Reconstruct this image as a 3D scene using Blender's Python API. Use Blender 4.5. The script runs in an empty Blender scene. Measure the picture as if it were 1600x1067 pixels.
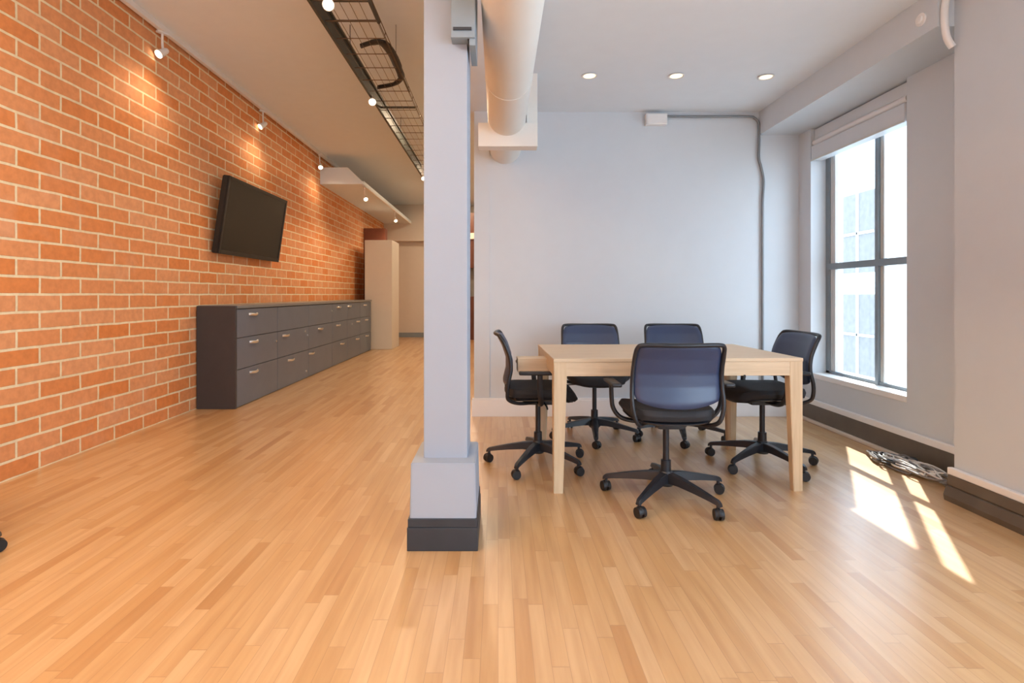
import bpy, bmesh, math, random
from math import sin, cos, pi, radians, sqrt
from mathutils import Vector, Matrix
random.seed(7)
S = bpy.context.scene
COL = S.collection

# ------------------------------------------------------------ photo <-> place
F, VX, VY, H = 850.0, 778.0, 460.0, 1.10
def zfloor(py): return F*H/(py-VY)

# ------------------------------------------------------------ materials
def new_mat(name):
    m = bpy.data.materials.new(name); m.use_nodes = True
    nt = m.node_tree
    return m, nt, nt.nodes['Principled BSDF']
def mat(name, col, rough=0.5, metal=0.0, var=0.04, nscale=8.0, bump=0.0, bscale=200.0, spec=0.5, coat=0.0):
    m, nt, b = new_mat(name)
    tc = nt.nodes.new('ShaderNodeTexCoord')
    n = nt.nodes.new('ShaderNodeTexNoise'); n.inputs['Scale'].default_value = nscale
    n.inputs['Detail'].default_value = 4
    nt.links.new(tc.outputs['Object'], n.inputs['Vector'])
    r = nt.nodes.new('ShaderNodeValToRGB')
    r.color_ramp.elements[0].position = .3; r.color_ramp.elements[1].position = .7
    r.color_ramp.elements[0].color = (*[c*(1-var) for c in col], 1)
    r.color_ramp.elements[1].color = (*[min(1, c*(1+var)) for c in col], 1)
    nt.links.new(n.outputs['Fac'], r.inputs['Fac'])
    nt.links.new(r.outputs['Color'], b.inputs['Base Color'])
    b.inputs['Roughness'].default_value = rough
    b.inputs['Metallic'].default_value = metal
    b.inputs['Specular IOR Level'].default_value = spec
    b.inputs['Coat Weight'].default_value = coat
    if bump > 0:
        n2 = nt.nodes.new('ShaderNodeTexNoise'); n2.inputs['Scale'].default_value = bscale
        nt.links.new(tc.outputs['Object'], n2.inputs['Vector'])
        bp = nt.nodes.new('ShaderNodeBump'); bp.inputs['Strength'].default_value = bump
        bp.inputs['Distance'].default_value = .002
        nt.links.new(n2.outputs['Fac'], bp.inputs['Height'])
        nt.links.new(bp.outputs['Normal'], b.inputs['Normal'])
    return m
def emit(name, col, strength):
    m, nt, b = new_mat(name)
    b.inputs['Base Color'].default_value = (*col, 1)
    b.inputs['Emission Color'].default_value = (*col, 1)
    b.inputs['Emission Strength'].default_value = strength
    return m
def mth(nt, op, a, b=None, c=None):
    n = nt.nodes.new('ShaderNodeMath'); n.operation = op
    for i, v in enumerate((a, b, c)):
        if v is None: continue
        if isinstance(v, (int, float)): n.inputs[i].default_value = v
        else: nt.links.new(v, n.inputs[i])
    return n.outputs[0]
def floor_mat():
    m, nt, b = new_mat('maple_strip_floor')
    L = nt.links
    tc = nt.nodes.new('ShaderNodeTexCoord')
    sp = nt.nodes.new('ShaderNodeSeparateXYZ'); L.new(tc.outputs['Object'], sp.inputs[0])
    W = .053
    xs = mth(nt, 'DIVIDE', sp.outputs[0], W)
    ci = mth(nt, 'FLOOR', xs)
    cf = mth(nt, 'FRACT', xs)
    wn = nt.nodes.new('ShaderNodeTexWhiteNoise'); wn.noise_dimensions = '1D'
    L.new(ci, wn.inputs['W'])
    off = mth(nt, 'MULTIPLY', wn.outputs['Value'], 7.3)
    ln = mth(nt, 'MULTIPLY_ADD', wn.outputs['Value'], .35, .45)
    ys = mth(nt, 'ADD', mth(nt, 'DIVIDE', sp.outputs[1], ln), off)
    ri = mth(nt, 'FLOOR', ys); rf = mth(nt, 'FRACT', ys)
    cb = nt.nodes.new('ShaderNodeCombineXYZ'); L.new(ci, cb.inputs[0]); L.new(ri, cb.inputs[1])
    w2 = nt.nodes.new('ShaderNodeTexWhiteNoise'); w2.noise_dimensions = '3D'; L.new(cb.outputs[0], w2.inputs['Vector'])
    ramp = nt.nodes.new('ShaderNodeValToRGB')
    cr = ramp.color_ramp
    cr.elements[0].position = 0; cr.elements[0].color = (.51, .27, .108, 1)
    cr.elements[1].position = 1; cr.elements[1].color = (.66, .425, .22, 1)
    e = cr.elements.new(.12); e.color = (.57, .33, .14, 1)
    e = cr.elements.new(.6); e.color = (.62, .38, .18, 1)
    L.new(w2.outputs['Value'], ramp.inputs['Fac'])
    # grain streaks along the boards
    mp = nt.nodes.new('ShaderNodeMapping'); mp.inputs['Scale'].default_value = (22, 1.6, 1)
    L.new(tc.outputs['Object'], mp.inputs['Vector'])
    cb2 = nt.nodes.new('ShaderNodeVectorMath'); cb2.operation = 'MULTIPLY_ADD'
    L.new(w2.outputs['Color'], cb2.inputs[0]); cb2.inputs[1].default_value = (30, 30, 30); L.new(mp.outputs[0], cb2.inputs[2])
    n = nt.nodes.new('ShaderNodeTexNoise'); n.inputs['Scale'].default_value = 1.3; n.inputs['Detail'].default_value = 8
    L.new(cb2.outputs[0], n.inputs['Vector'])
    r2 = nt.nodes.new('ShaderNodeValToRGB'); r2.color_ramp.elements[0].position = .28; r2.color_ramp.elements[1].position = .62
    r2.color_ramp.elements[0].color = (.72, .62, .52, 1); r2.color_ramp.elements[1].color = (1, 1, 1, 1)
    L.new(n.outputs['Fac'], r2.inputs['Fac'])
    mx = nt.nodes.new('ShaderNodeMix'); mx.data_type = 'RGBA'; mx.blend_type = 'MULTIPLY'; mx.inputs['Factor'].default_value = .6
    L.new(ramp.outputs[0], mx.inputs['A']); L.new(r2.outputs[0], mx.inputs['B'])
    # seams
    g1 = mth(nt, 'LESS_THAN', cf, .03)
    g2 = mth(nt, 'LESS_THAN', rf, .004)
    g = mth(nt, 'MAXIMUM', g1, g2)
    gm = mth(nt, 'MULTIPLY', g, .5)
    m2 = nt.nodes.new('ShaderNodeMix'); m2.data_type = 'RGBA'
    L.new(gm, m2.inputs['Factor']); L.new(mx.outputs['Result'], m2.inputs['A']); m2.inputs['B'].default_value = (.30, .16, .07, 1)
    L.new(m2.outputs['Result'], b.inputs['Base Color'])
    rr = mth(nt, 'MULTIPLY_ADD', n.outputs['Fac'], .10, .30)
    b.inputs['Coat Weight'].default_value = .8; b.inputs['Coat Roughness'].default_value = .27; b.inputs['Coat IOR'].default_value = 1.5
    L.new(rr, b.inputs['Roughness'])
    b.inputs['Specular IOR Level'].default_value = .5
    bp = nt.nodes.new('ShaderNodeBump'); bp.inputs['Strength'].default_value = .12; bp.inputs['Distance'].default_value = .001
    L.new(mth(nt, 'SUBTRACT', 1, g), bp.inputs['Height']); L.new(bp.outputs[0], b.inputs['Normal'])
    return m
def brick_mat():
    m, nt, b = new_mat('orange_brick'); L = nt.links
    tc = nt.nodes.new('ShaderNodeTexCoord')
    sp = nt.nodes.new('ShaderNodeSeparateXYZ'); L.new(tc.outputs['Object'], sp.inputs[0])
    # gently wobbling courses
    wob = nt.nodes.new('ShaderNodeTexNoise'); wob.inputs['Scale'].default_value = 5; L.new(tc.outputs['Object'], wob.inputs['Vector'])
    dy = mth(nt, 'MULTIPLY_ADD', wob.outputs['Fac'], .012, -.006)
    cb = nt.nodes.new('ShaderNodeCombineXYZ')
    L.new(mth(nt, 'ADD', mth(nt, 'ADD', sp.outputs[1], .075), dy), cb.inputs[0]); L.new(mth(nt, 'ADD', sp.outputs[2], dy), cb.inputs[1])
    br = nt.nodes.new('ShaderNodeTexBrick'); L.new(cb.outputs[0], br.inputs['Vector'])
    br.inputs['Scale'].default_value = 1; br.inputs['Brick Width'].default_value = .335; br.inputs['Row Height'].default_value = .11
    br.inputs['Mortar Size'].default_value = .0092; br.inputs['Mortar Smooth'].default_value = .25
    br.offset = .5; br.inputs['Bias'].default_value = 0
    br.inputs['Color1'].default_value = (.74, .25, .065, 1); br.inputs['Color2'].default_value = (.79, .37, .17, 1)
    br.inputs['Mortar'].default_value = (.88, .75, .50, 1)
    n = nt.nodes.new('ShaderNodeTexNoise'); n.inputs['Scale'].default_value = 26; n.inputs['Detail'].default_value = 6; L.new(tc.outputs['Object'], n.inputs['Vector'])
    r = nt.nodes.new('ShaderNodeValToRGB'); r.color_ramp.elements[0].position = .3; r.color_ramp.elements[0].color = (.86, .84, .82, 1)
    r.color_ramp.elements[1].position = .65; L.new(n.outputs['Fac'], r.inputs['Fac'])
    mx = nt.nodes.new('ShaderNodeMix'); mx.data_type = 'RGBA'; mx.blend_type = 'MULTIPLY'; mx.inputs['Factor'].default_value = 1
    L.new(br.outputs['Color'], mx.inputs['A']); L.new(r.outputs[0], mx.inputs['B'])
    # pale mortar haze in patches
    n3 = nt.nodes.new('ShaderNodeTexNoise'); n3.inputs['Scale'].default_value = 2.6; n3.inputs['Detail'].default_value = 3; L.new(tc.outputs['Object'], n3.inputs['Vector'])
    r3 = nt.nodes.new('ShaderNodeValToRGB'); r3.color_ramp.elements[0].position = .55; r3.color_ramp.elements[1].position = .72
    L.new(n3.outputs['Fac'], r3.inputs['Fac'])
    m3 = nt.nodes.new('ShaderNodeMix'); m3.data_type = 'RGBA'; L.new(mth(nt, 'MULTIPLY', r3.outputs[0], .25), m3.inputs['Factor'])
    L.new(mx.outputs['Result'], m3.inputs['A']); m3.inputs['B'].default_value = (.78, .50, .34, 1)
    L.new(m3.outputs['Result'], b.inputs['Base Color'])
    b.inputs['Roughness'].default_value = .75
    h = mth(nt, 'SUBTRACT', mth(nt, 'MULTIPLY', n.outputs['Fac'], .25), br.outputs['Fac'])
    bp = nt.nodes.new('ShaderNodeBump'); bp.inputs['Strength'].default_value = .6; bp.inputs['Distance'].default_value = .006
    L.new(h, bp.inputs['Height']); L.new(bp.outputs[0], b.inputs['Normal'])
    return m
def wood_mat(name, c1, c2, axis=(2, 30, 30), rough=.45):
    m, nt, b = new_mat(name); L = nt.links
    tc = nt.nodes.new('ShaderNodeTexCoord'); mp = nt.nodes.new('ShaderNodeMapping'); mp.inputs['Scale'].default_value = axis
    L.new(tc.outputs['Object'], mp.inputs['Vector'])
    n = nt.nodes.new('ShaderNodeTexNoise'); n.inputs['Scale'].default_value = 1.5; n.inputs['Detail'].default_value = 6; n.inputs['Distortion'].default_value = .6
    L.new(mp.outputs[0], n.inputs['Vector'])
    r = nt.nodes.new('ShaderNodeValToRGB'); r.color_ramp.elements[0].position = .3; r.color_ramp.elements[1].position = .7
    r.color_ramp.elements[0].color = (*c1, 1); r.color_ramp.elements[1].color = (*c2, 1)
    L.new(n.outputs['Fac'], r.inputs['Fac']); L.new(r.outputs[0], b.inputs['Base Color'])
    b.inputs['Roughness'].default_value = rough
    return m
def glass_mat():
    m, nt, b = new_mat('window_glass'); L = nt.links
    nt.nodes.remove(b)
    out = nt.nodes['Material Output']
    t = nt.nodes.new('ShaderNodeBsdfTransparent'); t.inputs[0].default_value = (.97, .99, 1, 1)
    g = nt.nodes.new('ShaderNodeBsdfGlossy'); g.inputs['Roughness'].default_value = .02
    lw = nt.nodes.new('ShaderNodeLayerWeight'); lw.inputs['Blend'].default_value = .5
    mx = nt.nodes.new('ShaderNodeMixShader'); L.new(mth(nt, 'MULTIPLY_ADD', mth(nt, 'POWER', lw.outputs['Facing'], 4.0), .4, .02), mx.inputs[0]); L.new(t.outputs[0], mx.inputs[1]); L.new(g.outputs[0], mx.inputs[2])
    L.new(mx.outputs[0], out.inputs['Surface'])
    return m

M = dict(
    floor=floor_mat(), brick=brick_mat(), glass=glass_mat(),
    wall=mat('white_wall_paint', (.61, .665, .72), .7, var=.01, bump=.08, bscale=120),
    ceilbay=mat('cool_white_ceiling_paint', (.76, .82, .88), .8, var=.01),
    ceil=mat('white_ceiling_paint', (.76, .85, .93), .8, var=.01),
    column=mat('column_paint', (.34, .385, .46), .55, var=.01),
    trim=mat('white_trim_paint', (.83, .83, .84), .4, var=.01),
    dark=mat('charcoal_baseboard', (.030, .036, .046), .42, var=.1),
    bronze=mat('brown_grey_baseboard', (.12, .095, .072), .4, var=.12),
    shoe=mat('pale_shoe_moulding', (.70, .60, .50), .5),
    steel=mat('blue_grey_steel', (.24, .30, .35), .45, var=.06),
    frame=mat('slate_window_frame', (.20, .245, .28), .4, var=.05),
    sash=mat('pale_grey_sash', (.62, .65, .64), .45),
    duct=mat('cream_duct_paint', (.78, .77, .73), .5, var=.01),
    cab=mat('slate_grey_drawer', (.135, .165, .22), .36, var=.04),
    cabside=mat('charcoal_cabinet_side', (.045, .042, .046), .42, var=.06),
    cabtop=mat('grey_worktop', (.20, .21, .22), .35),
    chrome=mat('brushed_metal', (.75, .76, .78), .28, metal=1, var=.03),
    tv=mat('black_screen', (.008, .009, .009), .22, var=.1, spec=.35),
    tvframe=mat('black_tv_plastic', (.012, .012, .012), .4),
    plastic=mat('black_chair_plastic', (.013, .015, .021), .38, var=.1, spec=.5),
    backpanel=mat('blue_black_back_panel', (.026, .044, .105), .36, var=.08, spec=.6),
    fabric=mat('black_seat_fabric', (.020, .021, .026), .75, var=.2, nscale=300, bump=.3, bscale=900),
    rubber=mat('black_caster_rubber', (.010, .010, .012), .5),
    cass=mat('cassette_white', (.64, .69, .74), .45, var=.01),
    white=mat('white_enamel', (.80, .80, .80), .35, var=.02),
    tray=mat('dark_grey_tray_metal', (.065, .072, .066), .55, metal=.1, var=.15),
    wire=mat('bronze_wire', (.13, .09, .06), .45, metal=.6),
    lamp=emit('warm_lamp_glow', (1, .86, .62), 9),
    lampr=emit('recessed_lamp_glow', (1, .86, .55), 2.2),
    table=wood_mat('birch_table_wood', (.60, .45, .29), (.72, .56, .38)),
    tableleg=wood_mat('birch_leg_wood', (.60, .44, .27), (.71, .55, .36), (30, 30, 2)),
    darkwood=wood_mat('dark_brown_wood', (.09, .025, .012), (.16, .05, .025), (20, 20, 2)),
    brown=mat('red_brown_panel', (.20, .06, .03), .6, var=.1),
    beige=mat('beige_partition_paint', (.70, .66, .60), .6, var=.01),
    conduit=mat('grey_conduit', (.22, .24, .26), .4, metal=.3),
    cabg=mat('grey_cable', (.20, .185, .18), .4), cabk=mat('black_cable', (.012, .012, .012), .4),
    cabw=mat('clear_white_cable', (.75, .73, .70), .25),
    facade=mat('pale_facade', (.80, .82, .84), .8, var=.03, nscale=2),
    facadew=mat('facade_glass', (.22, .215, .21), .8, var=.1),
    ground=mat('pale_paving', (.55, .55, .54), .9),
)

# ------------------------------------------------------------ mesh helpers
def link(name, bm, m, parent=None, smooth=False, kind=None):
    bmesh.ops.remove_doubles(bm, verts=bm.verts, dist=1e-6)
    bmesh.ops.recalc_face_normals(bm, faces=bm.faces)
    me = bpy.data.meshes.new(name); bm.to_mesh(me); bm.free()
    if smooth:
        for p in me.polygons: p.use_smooth = True
    me.materials.append(M[m] if isinstance(m, str) else m)
    o = bpy.data.objects.new(name, me); COL.objects.link(o)
    if smooth == 'auto':
        try: me.set_sharp_from_angle(angle=radians(40))
        except Exception: pass
    if parent: o.parent = parent
    if kind: o['kind'] = kind
    return o
def bx(bm, x0, x1, y0, y1, z0, z1, bev=0.0, seg=2):
    t = bmesh.new()
    bmesh.ops.create_cube(t, size=1)
    for v in t.verts:
        v.co = Vector(((x0+x1)/2+v.co.x*(x1-x0), (y0+y1)/2+v.co.y*(y1-y0), (z0+z1)/2+v.co.z*(z1-z0)))
    if bev > 0: bmesh.ops.bevel(t, geom=list(t.edges), offset=bev, segments=seg, profile=.6, affect='EDGES')
    merge(bm, t)
def merge(bm, t, mtx=None):
    if mtx is not None: bmesh.ops.transform(t, matrix=mtx, verts=t.verts)
    me = bpy.data.meshes.new('tmp'); t.to_mesh(me); t.free(); bm.from_mesh(me); bpy.data.meshes.remove(me)
def cyl(bm, p0, p1, r0, r1=None, n=20, cap=True):
    if r1 is None: r1 = r0
    p0, p1 = Vector(p0), Vector(p1); d = (p1-p0)
    t = bmesh.new()
    bmesh.ops.create_cone(t, cap_ends=cap, segments=n, radius1=r0, radius2=r1, depth=d.length)
    q = d.to_track_quat('Z', 'Y').to_matrix().to_4x4()
    merge(bm, t, Matrix.Translation((p0+p1)/2) @ q)
def tube(bm, pts, rx, ry=None, n=10, up=(0, 0, 1), sub=0):
    """sweep an ellipse (rx along side, ry along up) along pts"""
    if ry is None: ry = rx
    pts = [Vector(p) for p in pts]
    if sub:
        out = []
        N = len(pts)
        for i in range(N-1):
            a, b, c, d = pts[max(i-1, 0)], pts[i], pts[i+1], pts[min(i+2, N-1)]
            for k in range(sub):
                t = k/sub
                out.append(.5*((2*b)+(c-a)*t+(2*a-5*b+4*c-d)*t*t+(3*b-3*c+d-a)*t**3))
        out.append(pts[-1]); pts = out
    up = Vector(up); rings = []
    for i, p in enumerate(pts):
        tg = (pts[min(i+1, len(pts)-1)]-pts[max(i-1, 0)]).normalized()
        s = tg.cross(up)
        if s.length < .05: s = tg.cross(Vector((1, 0, 0)) if abs(tg.x) < .9 else Vector((0, 1, 0)))
        s.normalize(); u = s.cross(tg).normalized()
        rx_ = rx[i*(len(rx)-1)//max(1, len(pts)-1)] if isinstance(rx, (list, tuple)) else rx
        rings.append([bm.verts.new(p+s*rx_*cos(2*pi*k/n)+u*ry*sin(2*pi*k/n)) for k in range(n)])
    for a, b in zip(rings[:-1], rings[1:]):
        for k in range(n): bm.faces.new((a[k], a[(k+1) % n], b[(k+1) % n], b[k]))
    bm.faces.new(rings[0][::-1]); bm.faces.new(rings[-1])
def lathe(bm, prof, n=24, mtx=None):
    t = bmesh.new(); rings = []
    for r, z in prof:
        rings.append([t.verts.new((r*cos(2*pi*k/n), r*sin(2*pi*k/n), z)) for k in range(n)])
    for a, b in zip(rings[:-1], rings[1:]):
        for k in range(n): t.faces.new((a[k], a[(k+1) % n], b[(k+1) % n], b[k]))
    t.faces.new(rings[0][::-1]); t.faces.new(rings[-1])
    merge(bm, t, mtx)
def prism(bm, poly, axis, a, b):
    """extrude 2D poly along axis; poly coords are the other two axes in order"""
    def P(u, v, w):
        return {'x': (w, u, v), 'y': (u, w, v), 'z': (u, v, w)}[axis]
    A = [bm.verts.new(P(u, v, a)) for u, v in poly]; B = [bm.verts.new(P(u, v, b)) for u, v in poly]
    n = len(poly)
    for k in range(n): bm.faces.new((A[k], A[(k+1) % n], B[(k+1) % n], B[k]))
    bm.faces.new(A[::-1]); bm.faces.new(B)
def grid_shell(bm, fn, nu, nv, th):
    """closed slab around surface fn(u,v)->(point, normal), u,v in [-1,1]"""
    top = []; bot = []
    for i in range(nu+1):
        rt = []; rb = []
        for j in range(nv+1):
            u = -1+2*i/nu; v = -1+2*j/nv
            p, nr = fn(u, v)
            e = max(abs(u), abs(v)); k = th*sqrt(max(0.02, 1-max(0, (e-.86)/.14)**2))
            rt.append(bm.verts.new(p+nr*k/2)); rb.append(bm.verts.new(p-nr*k/2))
        top.append(rt); bot.append(rb)
    for i in range(nu):
        for j in range(nv):
            bm.faces.new((top[i][j], top[i+1][j], top[i+1][j+1], top[i][j+1]))
            bm.faces.new((bot[i][j], bot[i][j+1], bot[i+1][j+1], bot[i+1][j]))
    for i in range(nu):
        bm.faces.new((top[i][0], bot[i][0], bot[i+1][0], top[i+1][0])); bm.faces.new((top[i][nv], top[i+1][nv], bot[i+1][nv], bot[i][nv]))
    for j in range(nv):
        bm.faces.new((top[0][j], top[0][j+1], bot[0][j+1], bot[0][j])); bm.faces.new((top[nu][j], bot[nu][j], bot[nu][j+1], top[nu][j+1]))
def squircle(u, v, k=.22):
    # round the corners of the unit square
    a = abs(u); b = abs(v)
    s = 1-k*(a*b)**3
    return u*s, v*s
def struct(name, boxes, m, bev=0.0, parent=None):
    bm = bmesh.new()
    for b in boxes: bx(bm, *b, bev=bev)
    o = link(name, bm, m, parent)
    if not parent: o['kind'] = 'structure'
    return o
def thing(name, label, cat, loc=(0, 0, 0), rz=0, group=None):
    o = bpy.data.objects.new(name, None); COL.objects.link(o); o.location = loc; o.rotation_euler = (0, 0, rz)
    o.empty_display_size = .1
    o['label'] = label; o['category'] = cat
    if group: o['group'] = group
    return o
def tag(o, label, cat, group=None):
    o['label'] = label; o['category'] = cat
    if group: o['group'] = group
    return o
def box_part(name, m, parent, *b, bev=0.0):
    bm = bmesh.new(); bx(bm, *b, bev=bev)
    return link(name, bm, m, parent)
def children(o): return [c for c in bpy.data.objects if c.parent == o]
def copy_tree(o, parent=None):
    c = o.copy(); COL.objects.link(c)
    c.parent = parent
    for ch in children(o): copy_tree(ch, c)
    return c

# ------------------------------------------------------------ the room
BX = -2.90          # brick wall face
CL, CR = 3.38, 2.75 # ceiling heights, left hall and right bay
WZ = 4.92           # back wall of the right bay
YB = -3.6           # wall behind the camera
FAR = 14.0
WX = 2.72           # inner face of window wall
GX = 2.85           # glass plane
SOF = 2.54
STEP = -.25
struct('floor', [(-3.1, 3.3, YB, FAR+.3, -.12, 0)], 'floor')
struct('wall_left', [(BX-.2, BX, YB, FAR, 0, CL+.1)], 'brick')
struct('ceiling', [(BX-.2, STEP, YB, FAR, CL, CL+.15), (STEP, 3.3, WZ+.3, FAR, CL, CL+.15)], 'ceil')
struct('ceiling_bay', [(STEP, GX+.05, YB, WZ+.3, CR, CL+.15)], 'ceilbay')
struct('wall_back', [(-.075, GX+.25, WZ, WZ+.2, 0, CR)], 'wall')
struct('trim_1', [(-.215, -.075, WZ-.012, WZ+.2, 0, CR)], 'wall')
# wall behind the camera
struct('wall_rear', [(-3.1, 3.3, YB-.15, YB, 0, CL)], 'wall')
# window wall of the right bay: sill wall, jamb, pier, head
OY0, OY1 = 3.62, 4.73
SILL = .41
HEAD = 2.40
bm = bmesh.new()
bx(bm, WX, GX+.06, OY1, WZ, 0, SOF)          # strip beside the back wall
bx(bm, WX, GX+.04, OY0, OY1, 0, SILL-.03)        # under the window
bx(bm, WX, GX+.06, 2.85, OY0, 0, SOF)        # pier between windows
bx(bm, GX-.02, GX+.05, OY0, OY1, HEAD, SOF+.1)   # above the window
o = link('wall_right', bm, 'wall'); o['kind'] = 'structure'
# near pier
NX, NY = 2.45, 2.92
struct('wall_near', [(NX, GX+.22, 2.0, NY, 0, CR)], 'wall')
# rest of the window wall beyond the frame, with a wide opening behind the camera
struct('wall_street', [(GX, GX+.22, 1.5, 2.0, 0, CR), (GX, GX+.22, YB, 1.5, 0, .5), (GX, GX+.22, YB, 1.5, 2.5, CR), (GX, GX+.22, YB, -2.9, .5, 2.5)], 'wall')
struct('ceiling_beam', [(2.36, GX+.05, NY, WZ, SOF, CR)], 'wall')
# baseboards
struct('baseboard_back', [(-.215-.022, WX, WZ-.025, WZ, 0, .15), (-.215-.018, WX, WZ-.018, WZ, .15, .165)], 'trim', bev=.003)
struct('baseboard_right', [(WX-.022, WX, NY, WZ-.02, .025, .155)], 'bronze', bev=.003)
struct('trim_2', [(WX-.028, WX, NY, WZ-.02, .155, .20)], 'trim', bev=.006)
struct('trim_3', [(WX-.045, WX, NY, WZ-.03, 0, .028)], 'shoe', bev=.008)
bm = bmesh.new()
prof = [(NX+.01, 0), (NX-.055, 0), (NX-.06, .03), (NX-.045, .075), (NX-.034, .08), (NX-.040, .085), (NX-.034, .135), (NX+.01, .135)]
prism(bm, [(x, z) for x, z in prof], 'y', 1.6, NY+.02)
bmesh.ops.bevel(bm, geom=[e for e in bm.edges if abs(e.verts[0].co.y-NY-.02) < 1e-4 and abs(e.verts[1].co.y-NY-.02) < 1e-4], offset=.02, segments=3, affect='EDGES')
o = link('baseboard_near', bm, 'bronze'); o['kind'] = 'structure'
struct('trim_4', [(NX-.03, NX, 1.6, NY+.012, .135, .172)], 'trim', bev=.006)

# far end of the hall
bm = bmesh.new()
bx(bm, BX, 3.3, FAR, FAR+.3, 0, CL); bx(bm, BX, -.8, FAR-.18, FAR, 2.46, CL)
o = link('wall_far', bm, 'beige'); o['kind'] = 'structure'
struct('baseboard_far', [(BX, 3.3, FAR-.02, FAR, 0, .12)], 'steel')
struct('wall_hall_side', [(.9, 1.1, WZ+.2, FAR, 0, CL)], 'beige')
bm = bmesh.new(); bx(bm, BX, -2.2, 8.95, FAR-.18, 2.90, 2.96)
prism(bm, [(BX, 2.9), (BX, 3.17), (-2.45, 3.17), (-2.2, 2.93), (-2.2, 2.9)], 'y', 8.87, 8.95)
o = link('trim_5', bm, 'ceil'); o['kind'] = 'structure'
struct('trim_6', [(BX, -2.44, 11.75, 12.0, 0, 2.53)], 'brown')
# partition stub
o = struct('partition_panel', [(-2.67, -2.12, 10.9, 11.65, 0, 2.19)], 'beige', bev=.008)
del o['kind']; tag(o, 'tall pale beige partition block standing past the grey cabinets against the brick wall', 'partition')
# dark wooden cupboard seen through the slit beside the column
t = thing('wooden_cupboard', 'dark brown wooden cupboard at the far end, seen in the slit beside the white column', 'cupboard', (-.65, 13.2, 0))
box_part('body', 'darkwood', t, -.3, .3, 0, .35, 0, 1.05, bev=.005)
box_part('upper_body', 'darkwood', t, -.3, .3, .1, .35, 1.75, 3.1, bev=.005)
box_part('rail', 'beige', t, -.3, .3, .06, .35, 2.45, 2.6)
box_part('back_panel', 'facadew', t, -.3, .3, .25, .35, 1.05, 1.75)

# ------------------------------------------------------------ column
t = thing('column', 'white square column with stepped plinth and charcoal foot in the middle of the floor', 'column', (-.24, 2.5, 0))
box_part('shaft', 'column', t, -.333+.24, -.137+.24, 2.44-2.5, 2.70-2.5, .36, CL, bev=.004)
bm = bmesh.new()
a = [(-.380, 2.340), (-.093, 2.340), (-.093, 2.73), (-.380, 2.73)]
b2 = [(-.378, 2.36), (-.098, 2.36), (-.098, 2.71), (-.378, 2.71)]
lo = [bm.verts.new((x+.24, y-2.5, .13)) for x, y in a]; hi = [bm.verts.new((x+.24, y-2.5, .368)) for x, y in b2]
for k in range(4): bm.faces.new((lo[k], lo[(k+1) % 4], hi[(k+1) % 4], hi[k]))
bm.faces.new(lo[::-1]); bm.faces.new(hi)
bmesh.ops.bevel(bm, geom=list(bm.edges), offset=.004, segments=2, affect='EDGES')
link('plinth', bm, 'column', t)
bm = bmesh.new()
bx(bm, -.39+.24, -.086+.24, 2.329-2.5, 2.74-2.5, 0, .100, bev=.003)
bx(bm, -.387+.24, -.089+.24, 2.332-2.5, 2.737-2.5, .100, .137, bev=.003)
link('foot_band', bm, 'dark', t)
bm = bmesh.new()
t2 = thing('steel_bracket', 'blue-grey steel bracket clamped to the top right of the white column', 'bracket', (-.14, 2.43, 2.2))
bx(bm, -.205+.14, -.132+.14, -.045, .005, .02, .54, bev=.003)
bx(bm, -.205+.14, -.100+.14, -.060, -.045, .02, .54, bev=.002)
link('plate', bm, 'steel', t2)
bm = bmesh.new(); bx(bm, -.125+.14, -.098+.14, -.05, .17, -.01, .54, bev=.002); link('flange', bm, 'steel', t2)
bm = bmesh.new(); bx(bm, -.195+.14, -.115+.14, -.068, -.058, .05, .062, bev=.001); link('slot', bm, 'dark', t2)

# ------------------------------------------------------------ duct
t = thing('round_duct', 'white round air duct running along the ceiling above the table side', 'duct', (.066, 3.0, 2.42))
bm = bmesh.new(); cyl(bm, (0, -5.5, 0), (0, WZ-3.0+.02, 0), .142, n=48); link('pipe', bm, 'duct', t, smooth='auto')
for yy in (-1.2, .3):
    bm = bmesh.new(); cyl(bm, (0, yy, 0), (0, yy+.02, 0), .1445, n=48); link('seam_band', bm, 'duct', t, smooth='auto')
bm = bmesh.new(); bx(bm, -.147, .295, 4.04, 4.16, 2.20, 2.376, bev=.004); bx(bm, .215, .295, 4.06, 4.16, 2.37, CR, bev=.003)
tag(link('duct_bulkhead', bm, 'duct'), 'white boxed bulkhead crossing the round duct near the back wall', 'bulkhead')

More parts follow.
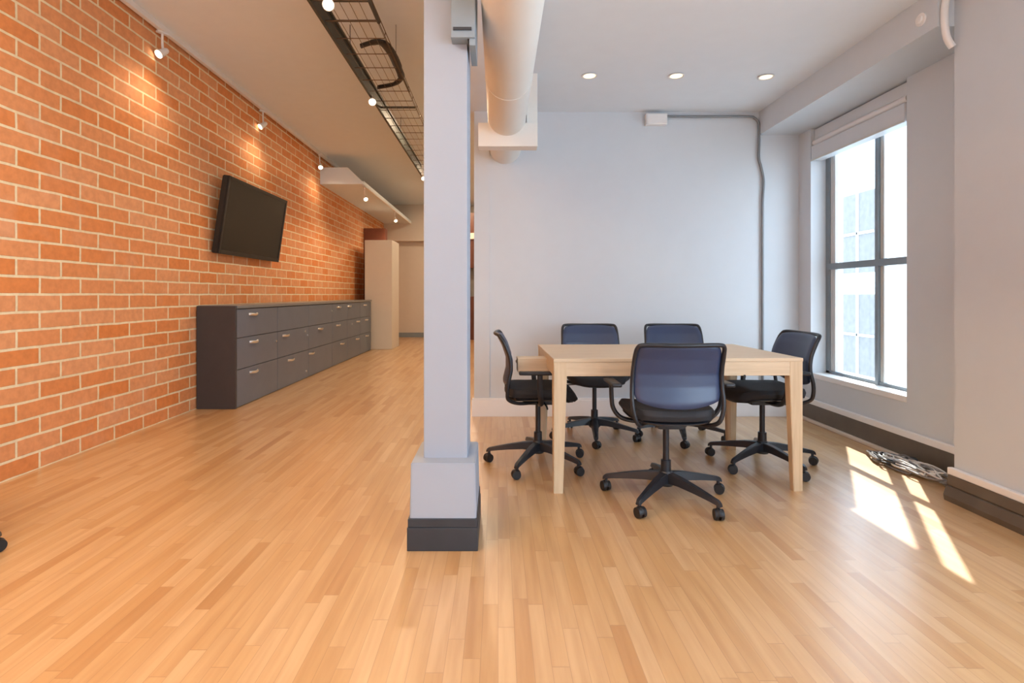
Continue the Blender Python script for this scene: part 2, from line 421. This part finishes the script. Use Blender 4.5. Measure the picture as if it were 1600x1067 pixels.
# ------------------------------------------------------------ window
def window():
    root = bpy.data.objects.new('window_1', None); COL.objects.link(root); root.location = (GX, OY0, SILL); root['kind'] = 'structure'
    def P(name, m, *b, bev=.003):
        bm = bmesh.new(); bx(bm, b[0]-GX, b[1]-GX, b[2]-OY0, b[3]-OY0, b[4]-SILL, b[5]-SILL, bev=bev)
        return link(name, bm, m, root)
    P('window_sill', 'white', WX-.004, GX+.03, OY0, OY1, SILL-.03, SILL+.012, bev=.004)
    z0 = SILL+.012
    # dark frame
    bm = bmesh.new()
    for b in [(GX, GX+.03, OY1-.055, OY1, z0, HEAD), (GX, GX+.03, OY0, OY0+.03, z0, HEAD), (GX, GX+.03, OY0, OY1, z0, z0+.025),
              (GX, GX+.03, OY0, OY1, HEAD-.03, HEAD), (GX-.01, GX+.028, 4.067, 4.100, z0, HEAD)]:
        bx(bm, b[0]-GX, b[1]-GX, b[2]-OY0, b[3]-OY0, b[4]-SILL, b[5]-SILL, bev=.003)
    link('window_frame', bm, 'frame', root)
    P('transom_bar', 'frame', GX-.012, GX+.028, OY0+.02, OY1-.05, 1.312, 1.365)
    bm = bmesh.new()
    for y0, y1 in ((OY1-.125, OY1-.055), (4.022, 4.067)):
        ym = (y0+y1)/2
        bx(bm, .006, .028, y0-OY0, ym-.006-OY0, z0-SILL, HEAD-SILL, bev=.003)
        bx(bm, .010, .028, ym+.006-OY0, y1-OY0, z0-SILL, HEAD-SILL, bev=.003)
        bx(bm, .016, .028, ym-.006-OY0, ym+.006-OY0, z0-SILL, HEAD-SILL)
    link('sash_track', bm, 'sash', root)
    for (y0, y1) in ((4.10, OY1-.125), (OY0+.03, 4.022)):
        for (a, b) in ((z0+.025, 1.312), (1.365, HEAD-.03)):
            P('pane', 'glass', GX+.018, GX+.022, y0, y1, a, b, bev=0)
    return root
window()
# blind valance
t = thing('roller_blind', 'white roller blind cassette mounted across the top of the window', 'blind', (WX, OY0, 2.26))
bm = bmesh.new(); bx(bm, .0, .1, .02, OY1-OY0-.005, .0, .125, bev=.008); bx(bm, .03, .1, .02, OY1-OY0-.005, .12, .27, bev=.004); link('valance', bm, 'cass', t)
bm = bmesh.new(); cyl(bm, (.035, .02, .155), (.035, OY1-OY0-.01, .155), .028, n=24); link('roller_tube', bm, 'white', t, smooth='auto')
bm = bmesh.new(); bx(bm, -.004, .004, .02, OY1-OY0-.005, -.006, .01, bev=.002); link('bottom_lip', bm, 'sash', t)
# small fittings on the beam
bm = bmesh.new(); mt = Matrix.Translation((2.36, 3.03, 2.63)) @ Matrix.Rotation(-pi/2, 4, 'Y')
lathe(bm, [(.035, 0), (.035, .008), (.022, .012), (.02, .02), (.006, .022)], mtx=mt)
tag(link('ceiling_rosette', bm, 'white', smooth='auto'), 'small round white rosette on the beam above the window pier', 'rosette')
bm = bmesh.new()
tube(bm, [(2.415, 2.902, 2.74), (2.392, 2.902, 2.68), (2.382, 2.902, 2.60), (2.386, 2.902, 2.52), (2.400, 2.902, 2.46), (2.425, 2.902, 2.42)], .018, .018, n=12, sub=5, up=(0, 1, 0))
tag(link('curved_pipe', bm, 'white', smooth='auto'), 'short curved white pipe where the ceiling beam meets the near pier', 'pipe')

# conduit and junction box
t = thing('junction_box', 'small white junction box at the top of the white back wall', 'junction box', (1.42, WZ, 2.67))
bm = bmesh.new(); bx(bm, -.095, .095, -.06, 0, -.05, .05, bev=.006); link('housing', bm, 'white', t)
bm = bmesh.new(); bx(bm, -.085, .085, -.066, -.058, -.042, .042, bev=.003); link('cover', bm, 'white', t)
bm = bmesh.new()
P = [(1.51, 2.705), (1.8, 2.703), (2.24, 2.703), (2.31, 2.69), (2.345, 2.65), (2.352, 2.60)]
pts = [(x, WZ-.02, z) for x, z in P]+[(2.352, WZ-.018, 2.45), (2.350, WZ-.018, 2.33), (2.37, WZ-.018, 2.25), (2.392, WZ-.018, 2.15), (2.394, WZ-.018, 2.08), (2.388, WZ-.018, 1.98), (2.385, WZ-.018, 1.8), (2.385, WZ-.018, 1.2), (2.385, WZ-.018, .22)]
tube(bm, pts, .011, n=10, sub=5, up=(0, 1, 0))
tag(link('wall_conduit', bm, 'conduit', smooth='auto'), 'grey metal conduit running from the junction box and down the back wall corner', 'conduit')
bm = bmesh.new(); bx(bm, 2.370, 2.400, WZ-.035, WZ, .2, .245, bev=.003)

bm.free()

# recessed lights
rl0 = None
for i, (x, y) in enumerate(((.69, 4.10), (1.345, 4.10), (2.03, 4.12))):
    if rl0 is None:
        t = thing('recessed_light', '', 'ceiling light', (x, y, CR), 0, 'recessed lights in the bay ceiling')
        bm = bmesh.new(); lathe(bm, [(.050, -.001), (.060, -.003), (.062, -.006), (.052, -.008), (.046, -.004)], n=28); link('trim_ring', bm, 'white', t, smooth='auto')
        bm = bmesh.new(); lathe(bm, [(.001, -.0045), (.045, -.0045), (.045, -.002), (.001, -.002)], n=28); link('lamp_disc', bm, 'lampr', t)
        rl0 = t
    else:
        t = copy_tree(rl0); t.location = (x, y, CR)
    t['label'] = ['glowing recessed ceiling light nearest the round duct', 'middle recessed ceiling light, above the back of the table', 'glowing recessed ceiling light nearest the window beam'][i]

# ------------------------------------------------------------ track lights
RX, RH = BX+.05, CL-.02
bm = bmesh.new(); bx(bm, RX-.02, RX+.02, -1.0, 13.7, RH-.03, CL, bev=.004)
tag(link('light_track', bm, 'white'), 'long white light track along the ceiling edge above the brick wall', 'light track')
bm = bmesh.new(); bx(bm, -2.215, -2.185, 8.9, 13.7, 2.872, 2.90, bev=.003)
tag(link('light_track', bm, 'white'), 'thin white track under the dropped ceiling at the far end of the hall', 'light track')
def make_head():
    t = thing('track_light', '', 'track light')
    bm = bmesh.new(); bx(bm, -.018, .018, -.045, .045, -.018, 0, bev=.003); link('mount', bm, 'white', t)
    bm = bmesh.new(); tube(bm, [(0, 0, -.01), (.0, 0, -.10), (.012, 0, -.165)], .010, n=10, sub=4); link('stem', bm, 'white', t, smooth='auto')
    ax = Vector((.10, -.75, -.62)).normalized(); c = Vector((.012, 0, -.175))
    R = ax.to_track_quat('Z', 'Y').to_matrix().to_4x4()
    mt = Matrix.Translation(c) @ R
    bm = bmesh.new(); lathe(bm, [(.004, -.05), (.020, -.046), (.026, -.03), (.028, .0), (.034, .03), (.038, .055), (.034, .056), (.030, .040)], mtx=mt); link('lamp_head', bm, 'white', t, smooth='auto')
    bm = bmesh.new(); lathe(bm, [(.002, .046), (.032, .046), (.030, .052), (.002, .054)], mtx=mt); link('bulb', bm, 'lamp', t, smooth='auto')
    return t
H0 = make_head()
heads = [  # x, y, z, rz, label
    (RX, 4.62, RH-.03, -.5, 'track light nearest the viewer above the brick wall', 'track lights above the brick wall'),
    (RX, 6.60, RH-.03, -.8, 'second track light along the brick wall, up from the television', 'track lights above the brick wall'),
    (RX, 8.70, RH-.03, .2, 'track light just before the dropped ceiling over the cabinets', 'track lights above the brick wall'),
    (-2.2, 8.98, 2.872, .3, 'first spotlight under the dropped ceiling', 'spotlights under the dropped ceiling'),
    (-2.2, 11.6, 2.872, .3, 'farthest spotlight under the dropped ceiling', 'spotlights under the dropped ceiling'),
    (-1.08, 3.42, 3.11, .2, 'spotlight at the top edge of the picture beside the cable tray', 'spotlights along the cable tray'),
    (-1.25, 5.36, 3.19, .1, 'bright spotlight hanging halfway along the cable tray', 'spotlights along the cable tray'),
    (-1.17, 8.45, 3.10, .1, 'small spotlight on the cable tray just left of the column', 'spotlights along the cable tray'),
]
for i, (x, y, z, rz, lb, gr) in enumerate(heads):
    t = H0 if i == 0 else copy_tree(H0)
    t.location = (x, y, z); t.rotation_euler = (0, 0, rz); t['label'] = lb; t['group'] = gr

# ------------------------------------------------------------ cable tray
TH = 3.06
t = thing('cable_tray', 'dark wire mesh cable tray hung under the ceiling between brick wall and column', 'cable tray', (-1.05, 3.0, TH))
def L3(x, y, z): return (x+1.05, y-3.0, z-TH)
bm = bmesh.new(); bx(bm, -1.262+1.05, -1.238+1.05, -2, 8, -.02, .12, bev=.004); bx(bm, -.21, -.17, -2, 8, .10, .12, bev=.002)
link('side_rail', bm, 'tray', t)
bm = bmesh.new()
y = 1.2
while y < 11:
    tube(bm, [L3(-1.25, y, TH+.03), L3(-1.24, y, TH+.002), L3(-.87, y, TH+.002), L3(-.862, y, TH+.05)], .0035, n=6); y += .27
for k in range(6):
    x = -1.20+k*.066
    tube(bm, [L3(x, 1.0, TH+.008), L3(x, 11, TH+.008)], .0022, n=6)
for zz in (.05, .008):
    tube(bm, [L3(-.862, 1.0, TH+zz), L3(-.862, 11, TH+zz)], .0035, n=6)
link('wire_mesh', bm, 'wire', t)
for p, q_, r in (((-.865, 2.6), (-.865, 3.95), .014), ((-1.24, 3.66), (-.87, 3.66), .010), ((-1.24, 3.93), (-.87, 3.93), .008), ((-.865, 4.85), (-.865, 5.3), .010), ((-1.24, 5.75), (-.87, 5.75), .012)):
    bm = bmesh.new(); tube(bm, [L3(*p, TH+.016), L3(*q_, TH+.016)], r, n=8); link('tray_connector', bm, 'tray', t)
for yy in (2.2, 4.6, 7.0, 9.6):
    bm = bmesh.new(); cyl(bm, L3(-1.25, yy, TH+.10), L3(-1.25, yy, CL), .005, n=8); link('hanger', bm, 'conduit', t)
    bm = bmesh.new(); cyl(bm, L3(-.862, yy, TH+.05), L3(-.862, yy, CL), .003, n=8); link('hanger', bm, 'conduit', t)
bm = bmesh.new()
tube(bm, [(-1.10, 4.36, TH+.03), (-1.0, 4.34, TH+.05), (-.92, 4.36, TH+.055), (-.885, 4.55, TH+.05), (-.88, 4.8, TH+.04), (-.89, 5.0, TH+.03), (-.98, 5.12, TH+.02), (-1.15, 5.2, TH+.02)],
     [.014, .034, .042, .04, .034, .026, .014, .008], .02, n=10, sub=5)
tag(link('cable_bundle', bm, 'cabk', smooth='auto'), 'black looped cable bundle lying in the cable tray', 'cable')

# ------------------------------------------------------------ television
t = thing('television', 'black flat television tilted forward on the brick wall above the cabinets', 'television', (BX, 6.2, 1.9))
yA, yB = 5.47, 6.97
def tvpt(y, h, d):  # h 0..1 from bottom, d depth into the room
    z = 1.512+.785*h; x = -2.815+.115*h
    n = Vector((.99, 0, -.145)).normalized()
    p = Vector((x, y, z))+n*d
    return (p.x-BX, p.y-6.2, p.z-1.9)
def tvbox(y0, y1, h0, h1, d0, d1, bev=.004):
    b = bmesh.new(); vs = [b.verts.new(tvpt(y, h, d)) for y in (y0, y1) for h in (h0, h1) for d in (d0, d1)]
    for f in ((0, 1, 3, 2), (4, 6, 7, 5), (0, 4, 5, 1), (2, 3, 7, 6), (0, 2, 6, 4), (1, 5, 7, 3)): b.faces.new([vs[i] for i in f])
    if bev: bmesh.ops.bevel(b, geom=list(b.edges), offset=bev, segments=2, affect='EDGES')
    return b
bm = tvbox(yA, yB, 0, 1, -.07, -.004, .008); link('housing', bm, 'tvframe', t)
bm = bmesh.new()
for a in ((yA, yA+.035, 0, 1), (yB-.035, yB, 0, 1), (yA+.035, yB-.035, .955, 1), (yA+.035, yB-.035, 0, .055)):
    merge(bm, tvbox(a[0], a[1], a[2], a[3], -.006, .006, .002))
link('bezel', bm, 'tvframe', t)
bm = tvbox(yA+.035, yB-.035, .055, .955, -.006, .001, 0); link('screen', bm, 'tv', t)
bm = bmesh.new(); bx(bm, 0, .03, -.25, .25, -.2, .2, bev=.004); bx(bm, .02, .10, -.2, -.16, -.12, .12, bev=.003); bx(bm, .02, .10, .16, .2, -.12, .12, bev=.003)
link('wall_mount', bm, 'tray', t)

# ------------------------------------------------------------ filing cabinets
CXF = -2.52; ztop = .994
seams = [5.25, 6.22, 7.24, 8.27, 9.11, 9.95, 10.8]
desc = ['with chrome handles at the near end of the row', 'second from the near end of the row', 'third from the near end, without a top handle',
        'fourth from the near end of the row', 'fifth from the near end of the row', 'at the far end of the row beside the beige partition']
zrow = [(.006, .365), (.371, .672), (.678, .955)]
hand = {0: [396, 454, 486, 534, 558, 573], 1: [396, 446, 500, 528, 559, 572], 2: [395, 529, 543, 570]}
lock = {0: [(478, .27)], 1: [(431, .10), (476, .05), (480, .11), (550, .08)], 2: [(518, .10)]}
def yx(px): return -CXF*F/(VX-px)
for i in range(6):
    y0, y1 = seams[i], seams[i+1]
    c = thing('filing_cabinet', 'slate grey three-drawer filing cabinet '+desc[i], 'cabinet', (CXF-.19, y0, 0), 0, 'filing cabinets along the brick wall')
    def q(x): return x-(CXF-.19)
    bm = bmesh.new(); bx(bm, q(BX+.012), q(CXF-.02), .001, y1-y0-.001, 0, .962, bev=.002); link('body', bm, 'cabside', c)
    for r, (za, zb) in enumerate(zrow):
        d = bmesh.new(); bx(d, q(CXF-.02), q(CXF), .004, y1-y0-.004, za, zb, bev=.003)
        do = link('drawer', d, 'cab', c)
        for px in hand[r]:
            yy = yx(px)
            if y0 < yy < y1:
                yl = min(max(yy-y0, .10), y1-y0-.10); zh = zb-.055
                b = bmesh.new()
                tube(b, [(q(CXF)-.002, yl-.085, zh), (q(CXF)+.022, yl-.06, zh), (q(CXF)+.027, yl, zh-.004), (q(CXF)+.022, yl+.06, zh), (q(CXF)-.002, yl+.085, zh)], .007, .013, n=10, sub=4)
                link('handle', b, 'chrome', do, smooth='auto')
        for px, dz in lock[r]:
            yy = yx(px)
            if y0 < yy < y1:
                b = bmesh.new(); cyl(b, (q(CXF)-.002, yy-y0, zb-dz), (q(CXF)+.010, yy-y0, zb-dz), .014, n=16)
                link('lock', b, 'chrome', do, smooth='auto')
bm = bmesh.new(); bx(bm, BX+.005, CXF+.012, 5.245, 10.81, .963, ztop, bev=.004)
tag(link('worktop', bm, 'cabtop'), 'long grey worktop lying over the row of filing cabinets', 'worktop')
bm = bmesh.new(); bx(bm, BX+.01, CXF+.004, 5.215, 5.243, 0, ztop-.004, bev=.003)
tag(link('end_panel', bm, 'cabside'), 'charcoal side panel closing the near end of the filing cabinets', 'panel')

# ------------------------------------------------------------ table
TZ = .745
t = thing('dining_table', 'pale birch table with tapered legs in front of the white wall', 'table', (.995, 3.45, 0), radians(1.5))
hx, hy = .70, .43
bm = bmesh.new(); bx(bm, -hx, hx, -hy, hy, TZ-.02, TZ, bev=.003); link('tabletop', bm, 'table', t)
for a in ((-hx+.065, hx-.065, -hy+.004, -hy+.026), (-hx+.065, hx-.065, hy-.026, hy-.004)):
    bm = bmesh.new(); bx(bm, a[0], a[1], a[2], a[3], TZ-.098, TZ-.02, bev=.002); link('apron', bm, 'table', t)
for a in ((-hx+.004, -hx+.026), (hx-.026, hx-.004)):
    bm = bmesh.new(); bx(bm, a[0], a[1], -hy+.065, hy-.065, TZ-.098, TZ-.02, bev=.002); link('apron', bm, 'table', t)
for sx in (-1, 1):
    for sy in (-1, 1):
        bm = bmesh.new()
        def ring(z, w, ch):
            x1, y1 = sx*hx*.998, sy*hy*.996; x0, y0 = x1-sx*w, y1-sy*w
            return [bm.verts.new(p) for p in ((x1, y1, z), (x0, y1, z), (x0, y0+sy*ch, z), (x0+sx*ch, y0, z), (x1, y0, z))]
        A = ring(0, .052, .012); B = ring(TZ-.098, .074, .018); C_ = ring(TZ-.02, .074, .018)
        for p, q2 in ((A, B), (B, C_)):
            for k in range(5): bm.faces.new((p[k], p[(k+1) % 5], q2[(k+1) % 5], q2[k]))
        bm.faces.new(A); bm.faces.new(C_[::-1])
        bmesh.ops.recalc_face_normals(bm, faces=bm.faces)
        bmesh.ops.bevel(bm, geom=[e for e in bm.edges if abs(e.verts[0].co.z-e.verts[1].co.z) > .05], offset=.003, segments=2, affect='EDGES')
        link('leg', bm, 'tableleg', t)
bm = bmesh.new(); bx(bm, -.875, -.68, -.07, .06, TZ-.125, TZ-.040, bev=.004)
lf = link('extension_leaf', bm, 'table', t)
for px in (.37, .655):
    bm = bmesh.new(); cyl(bm, (px, -hy+.012, TZ-.108), (px, -hy+.012, TZ-.093), .010, n=12); link('bolt', bm, 'rubber', t, smooth='auto')

# ------------------------------------------------------------ office chairs (front = +Y in own space)
def back_y(h):
    K = [(.42, -.05), (.43, -.13), (.455, -.195), (.50, -.225), (.56, -.222), (.63, -.205), (.70, -.205), (.78, -.232), (.855, -.272)]
    for (h0, a), (h1, b) in zip(K[:-1], K[1:]):
        if h <= h1:
            s = (h-h0)/(h1-h0); return a+(b-a)*max(0, s)
    return K[-1][1]
def make_chair():
    t = thing('office_chair', '', 'chair')
    # seat
    def seat(u, v):
        a, b = squircle(u, v, .20)
        x = a*.232*(1-.04*(b < 0)*abs(b)); y = .015+b*.232
        z = .478+.012*a*a-.045*max(0, b-.45)**2*3.0+.012*max(0, -b-.4)
        return Vector((x, y, z)), Vector((0, 0, 1))
    bm = bmesh.new(); grid_shell(bm, seat, 24, 24, .058); link('seat', bm, 'fabric', t, smooth='auto')
    def pan(u, v):
        a, b = squircle(u, v, .22)
        return Vector((a*.215, .01+b*.21, .444+.012*a*a-.03*max(0, b-.45)**2*3)), Vector((0, 0, 1))
    bm = bmesh.new(); grid_shell(bm, pan, 16, 16, .022); link('seat_shell', bm, 'plastic', t, smooth='auto')
    bm = bmesh.new(); bx(bm, -.07, .07, -.10, .10, .395, .437, bev=.012)
    tube(bm, [(.05, .03, .415), (.19, .04, .41), (.235, .04, .405)], .006, .004, n=8)
    link('tilt_mechanism', bm, 'plastic', t, smooth='auto')
    # backrest
    def back(u, v):
        a, b = squircle(u, v, .10)
        w = .219+.008*(.5-b/2)
        h = .702+b*.148 - .028*(1-a*a)*max(0, -b)
        y = back_y(h)+.030*a*a
        e = .01; dy = (back_y(h+e)-back_y(h-e))/(2*e)
        return Vector((a*w, y+.004, h)), Vector((-.06*a/w*.9, 1, -dy)).normalized()
    bm = bmesh.new(); grid_shell(bm, back, 24, 28, .018); link('backrest', bm, 'backpanel', t, smooth='auto')
    # frame loop
    half = []
    for h, w in ((.850, .0), (.851, .10), (.850, .190), (.838, .213), (.80, .221), (.72, .224), (.64, .227), (.56, .230), (.50, .222)):
        half.append((w, back_y(h)+.03*(w/.22)**2-.008, h))
    half += [(.205, -.195, .455), (.175, -.14, .428), (.13, -.06, .422), (.05, .0, .42)]
    loop = [(-x, y, z) for x, y, z in half[::-1]]+half[1:]
    bm = bmesh.new(); tube(bm, loop, .011, .012, n=10, sub=4, up=(0, 1, 0)); link('back_frame', bm, 'plastic', t, smooth='auto')
    # arms
    for s in (-1, 1):
        bm = bmesh.new()
        tube(bm, [(s*.06, 0, .418), (s*.17, 0, .420), (s*.245, 0, .44), (s*.285, -.005, .49), (s*.295, -.01, .55), (s*.297, -.01, .625)], .012, .017, n=10, sub=5, up=(0, 1, 0))
        a = link('armrest', bm, 'plastic', t, smooth='auto')
        bm = bmesh.new()
        bx(bm, s*.292-.027, s*.292+.027, -.135, .105, .620, .641, bev=.010, seg=3)
        link('arm_pad', bm, 'plastic', a, smooth='auto')
    # column
    bm = bmesh.new(); cyl(bm, (0, 0, .08), (0, 0, .21), .029, .026, n=24); cyl(bm, (0, 0, .20), (0, 0, .40), .0165, n=20); link('gas_cylinder', bm, 'plastic', t, smooth='auto')
    bm = bmesh.new(); lathe(bm, [(.035, .075), (.044, .085), (.044, .125), (.036, .145), (.03, .155)]); link('hub', bm, 'plastic', t, smooth='auto')
    # five legs with casters
    for k in range(5):
        ang = 2*pi*k/5
        bm = bmesh.new()
        R = [(.03, .122, .034, .050), (.10, .120, .029, .042), (.20, .106, .024, .032), (.285, .091, .020, .024), (.325, .083, .018, .022), (.340, .072, .014, .018)]
        rings = []
        for r, z, w, h in R:
            rings.append([bm.verts.new((r, w*sx, z+h*sz*.5)) for sx, sz in ((-1, -1), (1, -1), (.62, 1), (-.62, 1))])
        for a, b in zip(rings[:-1], rings[1:]):
            for j in range(4): bm.faces.new((a[j], a[(j+1) % 4], b[(j+1) % 4], b[j]))
        bm.faces.new(rings[0]); bm.faces.new(rings[-1][::-1])
        bmesh.ops.recalc_face_normals(bm, faces=bm.faces)
        bmesh.ops.bevel(bm, geom=list(bm.edges), offset=.003, segments=2, affect='EDGES')
        cyl(bm, (.322, 0, .05), (.322, 0, .085), .009, n=12)
        lg = link('leg', bm, 'plastic', t, smooth='auto'); lg.rotation_euler = (0, 0, ang)
        ca = random.Random(k).uniform(-1.2, 1.2)
        bm = bmesh.new()
        cx = .322+.006*cos(ca); cy_ = .006*sin(ca)
        d = Vector((-sin(ca), cos(ca), 0))
        for s in (-1, 1):
            c0 = Vector((cx, cy_, .028)); cyl(bm, c0+d*s*.006, c0+d*s*.022, .028, .026, n=20)
        cyl(bm, Vector((cx, cy_, .028))-d*.02, Vector((cx, cy_, .028))+d*.02, .006, n=10)
        tt = bmesh.new(); bmesh.ops.create_uvsphere(tt, u_segments=14, v_segments=8, radius=.030)
        for v in tt.verts:
            v.co.z = max(v.co.z, -.004); v.co.y *= .72
        merge(bm, tt, Matrix.Translation((cx, cy_, .030)) @ Matrix.Rotation(ca, 4, 'Z'))
        link('caster', bm, 'rubber', lg, smooth='auto')
    return t
CH = make_chair()
chairs = [  # x, y, facing (deg, 90 = +Y), star deg in world, label
    (.905, 2.93, 90, 86, 'black office chair nearest the viewer, seen from behind in front of the table'),
    (.26, 3.53, 0, 171, 'black office chair at the left end of the table, turned sideways'),
    (1.71, 3.52, 180, 143, 'black office chair at the right end of the table by the window'),
    (.745, 4.20, -90, -98, 'black office chair behind the table on its left, next to the duct side'),
    (1.41, 4.20, -93, -104, 'black office chair behind the table on its right, behind the nearest chair'),
    (-2.445, 2.21, -8, 20, 'black chair at the left edge of the picture, only a caster tip showing'),
]
for i, (x, y, f, st, lb) in enumerate(chairs):
    c = CH if i == 0 else copy_tree(CH)
    c.location = (x, y, 0); rz = radians(f-90); c.rotation_euler = (0, 0, rz)
    k = 0
    for ch in children(c):
        if ch.name.startswith('leg'):
            ch.rotation_euler = (0, 0, radians(st)-rz+2*pi*k/5); k += 1
    c['label'] = lb; c['group'] = 'office chairs'

# ------------------------------------------------------------ cables on the floor by the pier
rc = random.Random(3)
specs = [('cabg', 'grey power cable coiled in the pile by the window pier', 0), ('cabk', 'black cable lying in the pile by the window pier', 1),
         ('cabw', 'white cable looped over the pile by the window pier', 2), ('cabg', 'grey cable trailing from the pile towards the near pier', 3),
         ('cabw', 'thin white cable at the viewer side of the floor pile', 4)]
for m, lb, k in specs:
    pts = []
    n = 24; cx, cy = 2.56, 3.50-.035*k
    for j in range(n):
        a = j*.75+k
        rx = .03+.085*rc.random(); ry = .10+.17*rc.random()
        pts.append((min(2.655, cx+rx*cos(a)), cy+ry*sin(a)-.006*j*(k == 3), .009+.045*rc.random()*(1-abs(sin(a))*.5)+.005*k))
    pts += [(2.60, 3.16-.02*k, .02), (2.63, 3.03, .015+.006*k), (2.655, 2.965, .03+.012*k)]
    bm = bmesh.new(); tube(bm, pts, .0065 if k < 4 else .005, n=8, sub=4)
    tag(link('power_cable', bm, m, smooth='auto'), lb, 'cable', 'cables on the floor by the pier')

# ------------------------------------------------------------ outside
struct('ground', [(3.1, 40, -30, 50, -6.2, -6)], 'ground')
t = thing('neighbouring_building', 'pale building facade seen outside through the window', 'building', (10, 14, -6))
bm = bmesh.new(); bx(bm, 0, 4, -12, 14, 0, 13); link('facade', bm, 'facade', t)
for y0 in (-4.2, -.9):
    bm = bmesh.new(); bx(bm, -.25, 0, y0, y0+.7, 0, 13); link('pilaster', bm, 'facade', t)
for zf in (4.6, 7.4, 10.4):
    bm = bmesh.new(); bx(bm, -.12, 0, -12, 14, zf-.12, zf); link('ledge', bm, 'facade', t)
for yy in (.4, 2.4, 4.4, 6.4):
    for zz in (4.9, 7.7):
        bm = bmesh.new(); bx(bm, -.04, .02, yy, yy+1.3, zz, zz+2.2); w = link('window', bm, 'facadew', t)
        bm = bmesh.new(); bx(bm, -.08, -.03, yy, yy+1.3, zz+1.05, zz+1.12); bx(bm, -.08, -.03, yy+.62, yy+.68, zz, zz+2.2); link('mullion', bm, 'facade', w)

# ------------------------------------------------------------ light
W = bpy.data.worlds.new('sky'); S.world = W; W.use_nodes = True
bg = W.node_tree.nodes['Background']; bg.inputs[0].default_value = (.70, .85, 1.0, 1); bg.inputs[1].default_value = 8.5
def aim(o, d): o.rotation_euler = Vector(d).to_track_quat('-Z', 'Y').to_euler()
def lamp(name, kind, loc, d, energy, col, **kw):
    l = bpy.data.lights.new(name, kind); l.energy = energy; l.color = col
    for k, v in kw.items(): setattr(l, k, v)
    o = bpy.data.objects.new(name, l); COL.objects.link(o); o.location = loc; aim(o, d); return o
lamp('sun', 'SUN', (6, 8, 8), (-.455, -.775, -1), 20, (1, .95, .86), angle=radians(.6))
WARM = (1, .75, .50); COOL = (.60, .79, 1)
# added cool fill lamps behind the camera, in place of unseen windows
lamp('street_fill_light', 'AREA', (GX-.02, -.7, 1.5), (-1, .0, .35), 75, COOL, shape='RECTANGLE', size=4.2, size_y=1.9)
lamp('rear_fill_light', 'AREA', (.8, YB+.1, 1.7), (-.05, 1, .5), 85, (.58, .78, 1), shape='RECTANGLE', size=3.6, size_y=2.2)  # added fill; the wall behind it is solid
o = lamp('window_portal', 'AREA', (GX+.24, (OY0+OY1)/2, 1.4), (-1, 0, 0), 1, (1, 1, 1), shape='RECTANGLE', size=1.2, size_y=2.1)
o.data.cycles.is_portal = True
o = lamp('window_portal', 'AREA', (GX+.24, -.7, 1.5), (-1, 0, 0), 1, (1, 1, 1), shape='RECTANGLE', size=4.4, size_y=2.0)
o.data.cycles.is_portal = True
# added warm fill lamps for the hall, without fixtures
lamp('fill_up_light', 'AREA', (-1.8, -.9, 1.7), (0, .25, .95), 75, (1, .86, .76), shape='DISK', size=.6)  # added fill aimed upwards, out of view, to brighten the ceiling
for (x, y, e) in ((-1.9, -1.4, 105), (-1.9, 1.2, 70)):
    lamp('hall_fill_light', 'AREA', (x, y, CL-.05), (0, 0, -1), e, WARM, shape='DISK', size=.9)
# the spotlights themselves
for i, (x, y, z, rz, lb, gr) in enumerate(heads):
    wall = x < -2.5
    lamp('spot_beam', 'SPOT', (x+(.22 if wall else .03), y-.10, z-.30), (.0 if wall else -.1, -.15, -1), 26 if wall else 42, WARM, spot_size=radians(150), spot_blend=1.0, shadow_soft_size=.10)
for y in (1.0, 2.8):
    lamp('spot_beam', 'SPOT', (RX+.05, y, CL-.28), (.1, 0, -1), 26, WARM, spot_size=radians(120), spot_blend=1.0, shadow_soft_size=.04)
for y in (7.0, 10.0, 12.5):
    lamp('hall_fill_light', 'AREA', (-.7, y, CL-.03), (0, 0, -1), 60, WARM, shape='DISK', size=.25)  # more added fill, brightens the far part of the hall
for (x, y) in ((.69, 4.10), (1.345, 4.10), (2.03, 4.12)):
    lamp('downlight_beam', 'SPOT', (x, y, CR-.02), (0, 0, -1), 9, (1, .85, .65), spot_size=radians(110), spot_blend=1.0, shadow_soft_size=.04)

# ------------------------------------------------------------ camera
cam = bpy.data.cameras.new('camera'); co = bpy.data.objects.new('camera', cam); COL.objects.link(co)
co.location = (0, 0, H); co.rotation_euler = (pi/2, 0, 0)
cam.sensor_width = 36; cam.sensor_fit = 'HORIZONTAL'; cam.lens = 36*F/1600
cam.shift_x = (800-VX)/1600; cam.shift_y = -(533.5-VY)/1600
cam.clip_start = .02
S.camera = co
S.view_settings.view_transform = 'Standard'; S.view_settings.look = 'None'
S.view_settings.gamma = 1; S.view_settings.use_curve_mapping = False
S.view_settings.exposure = -0.60
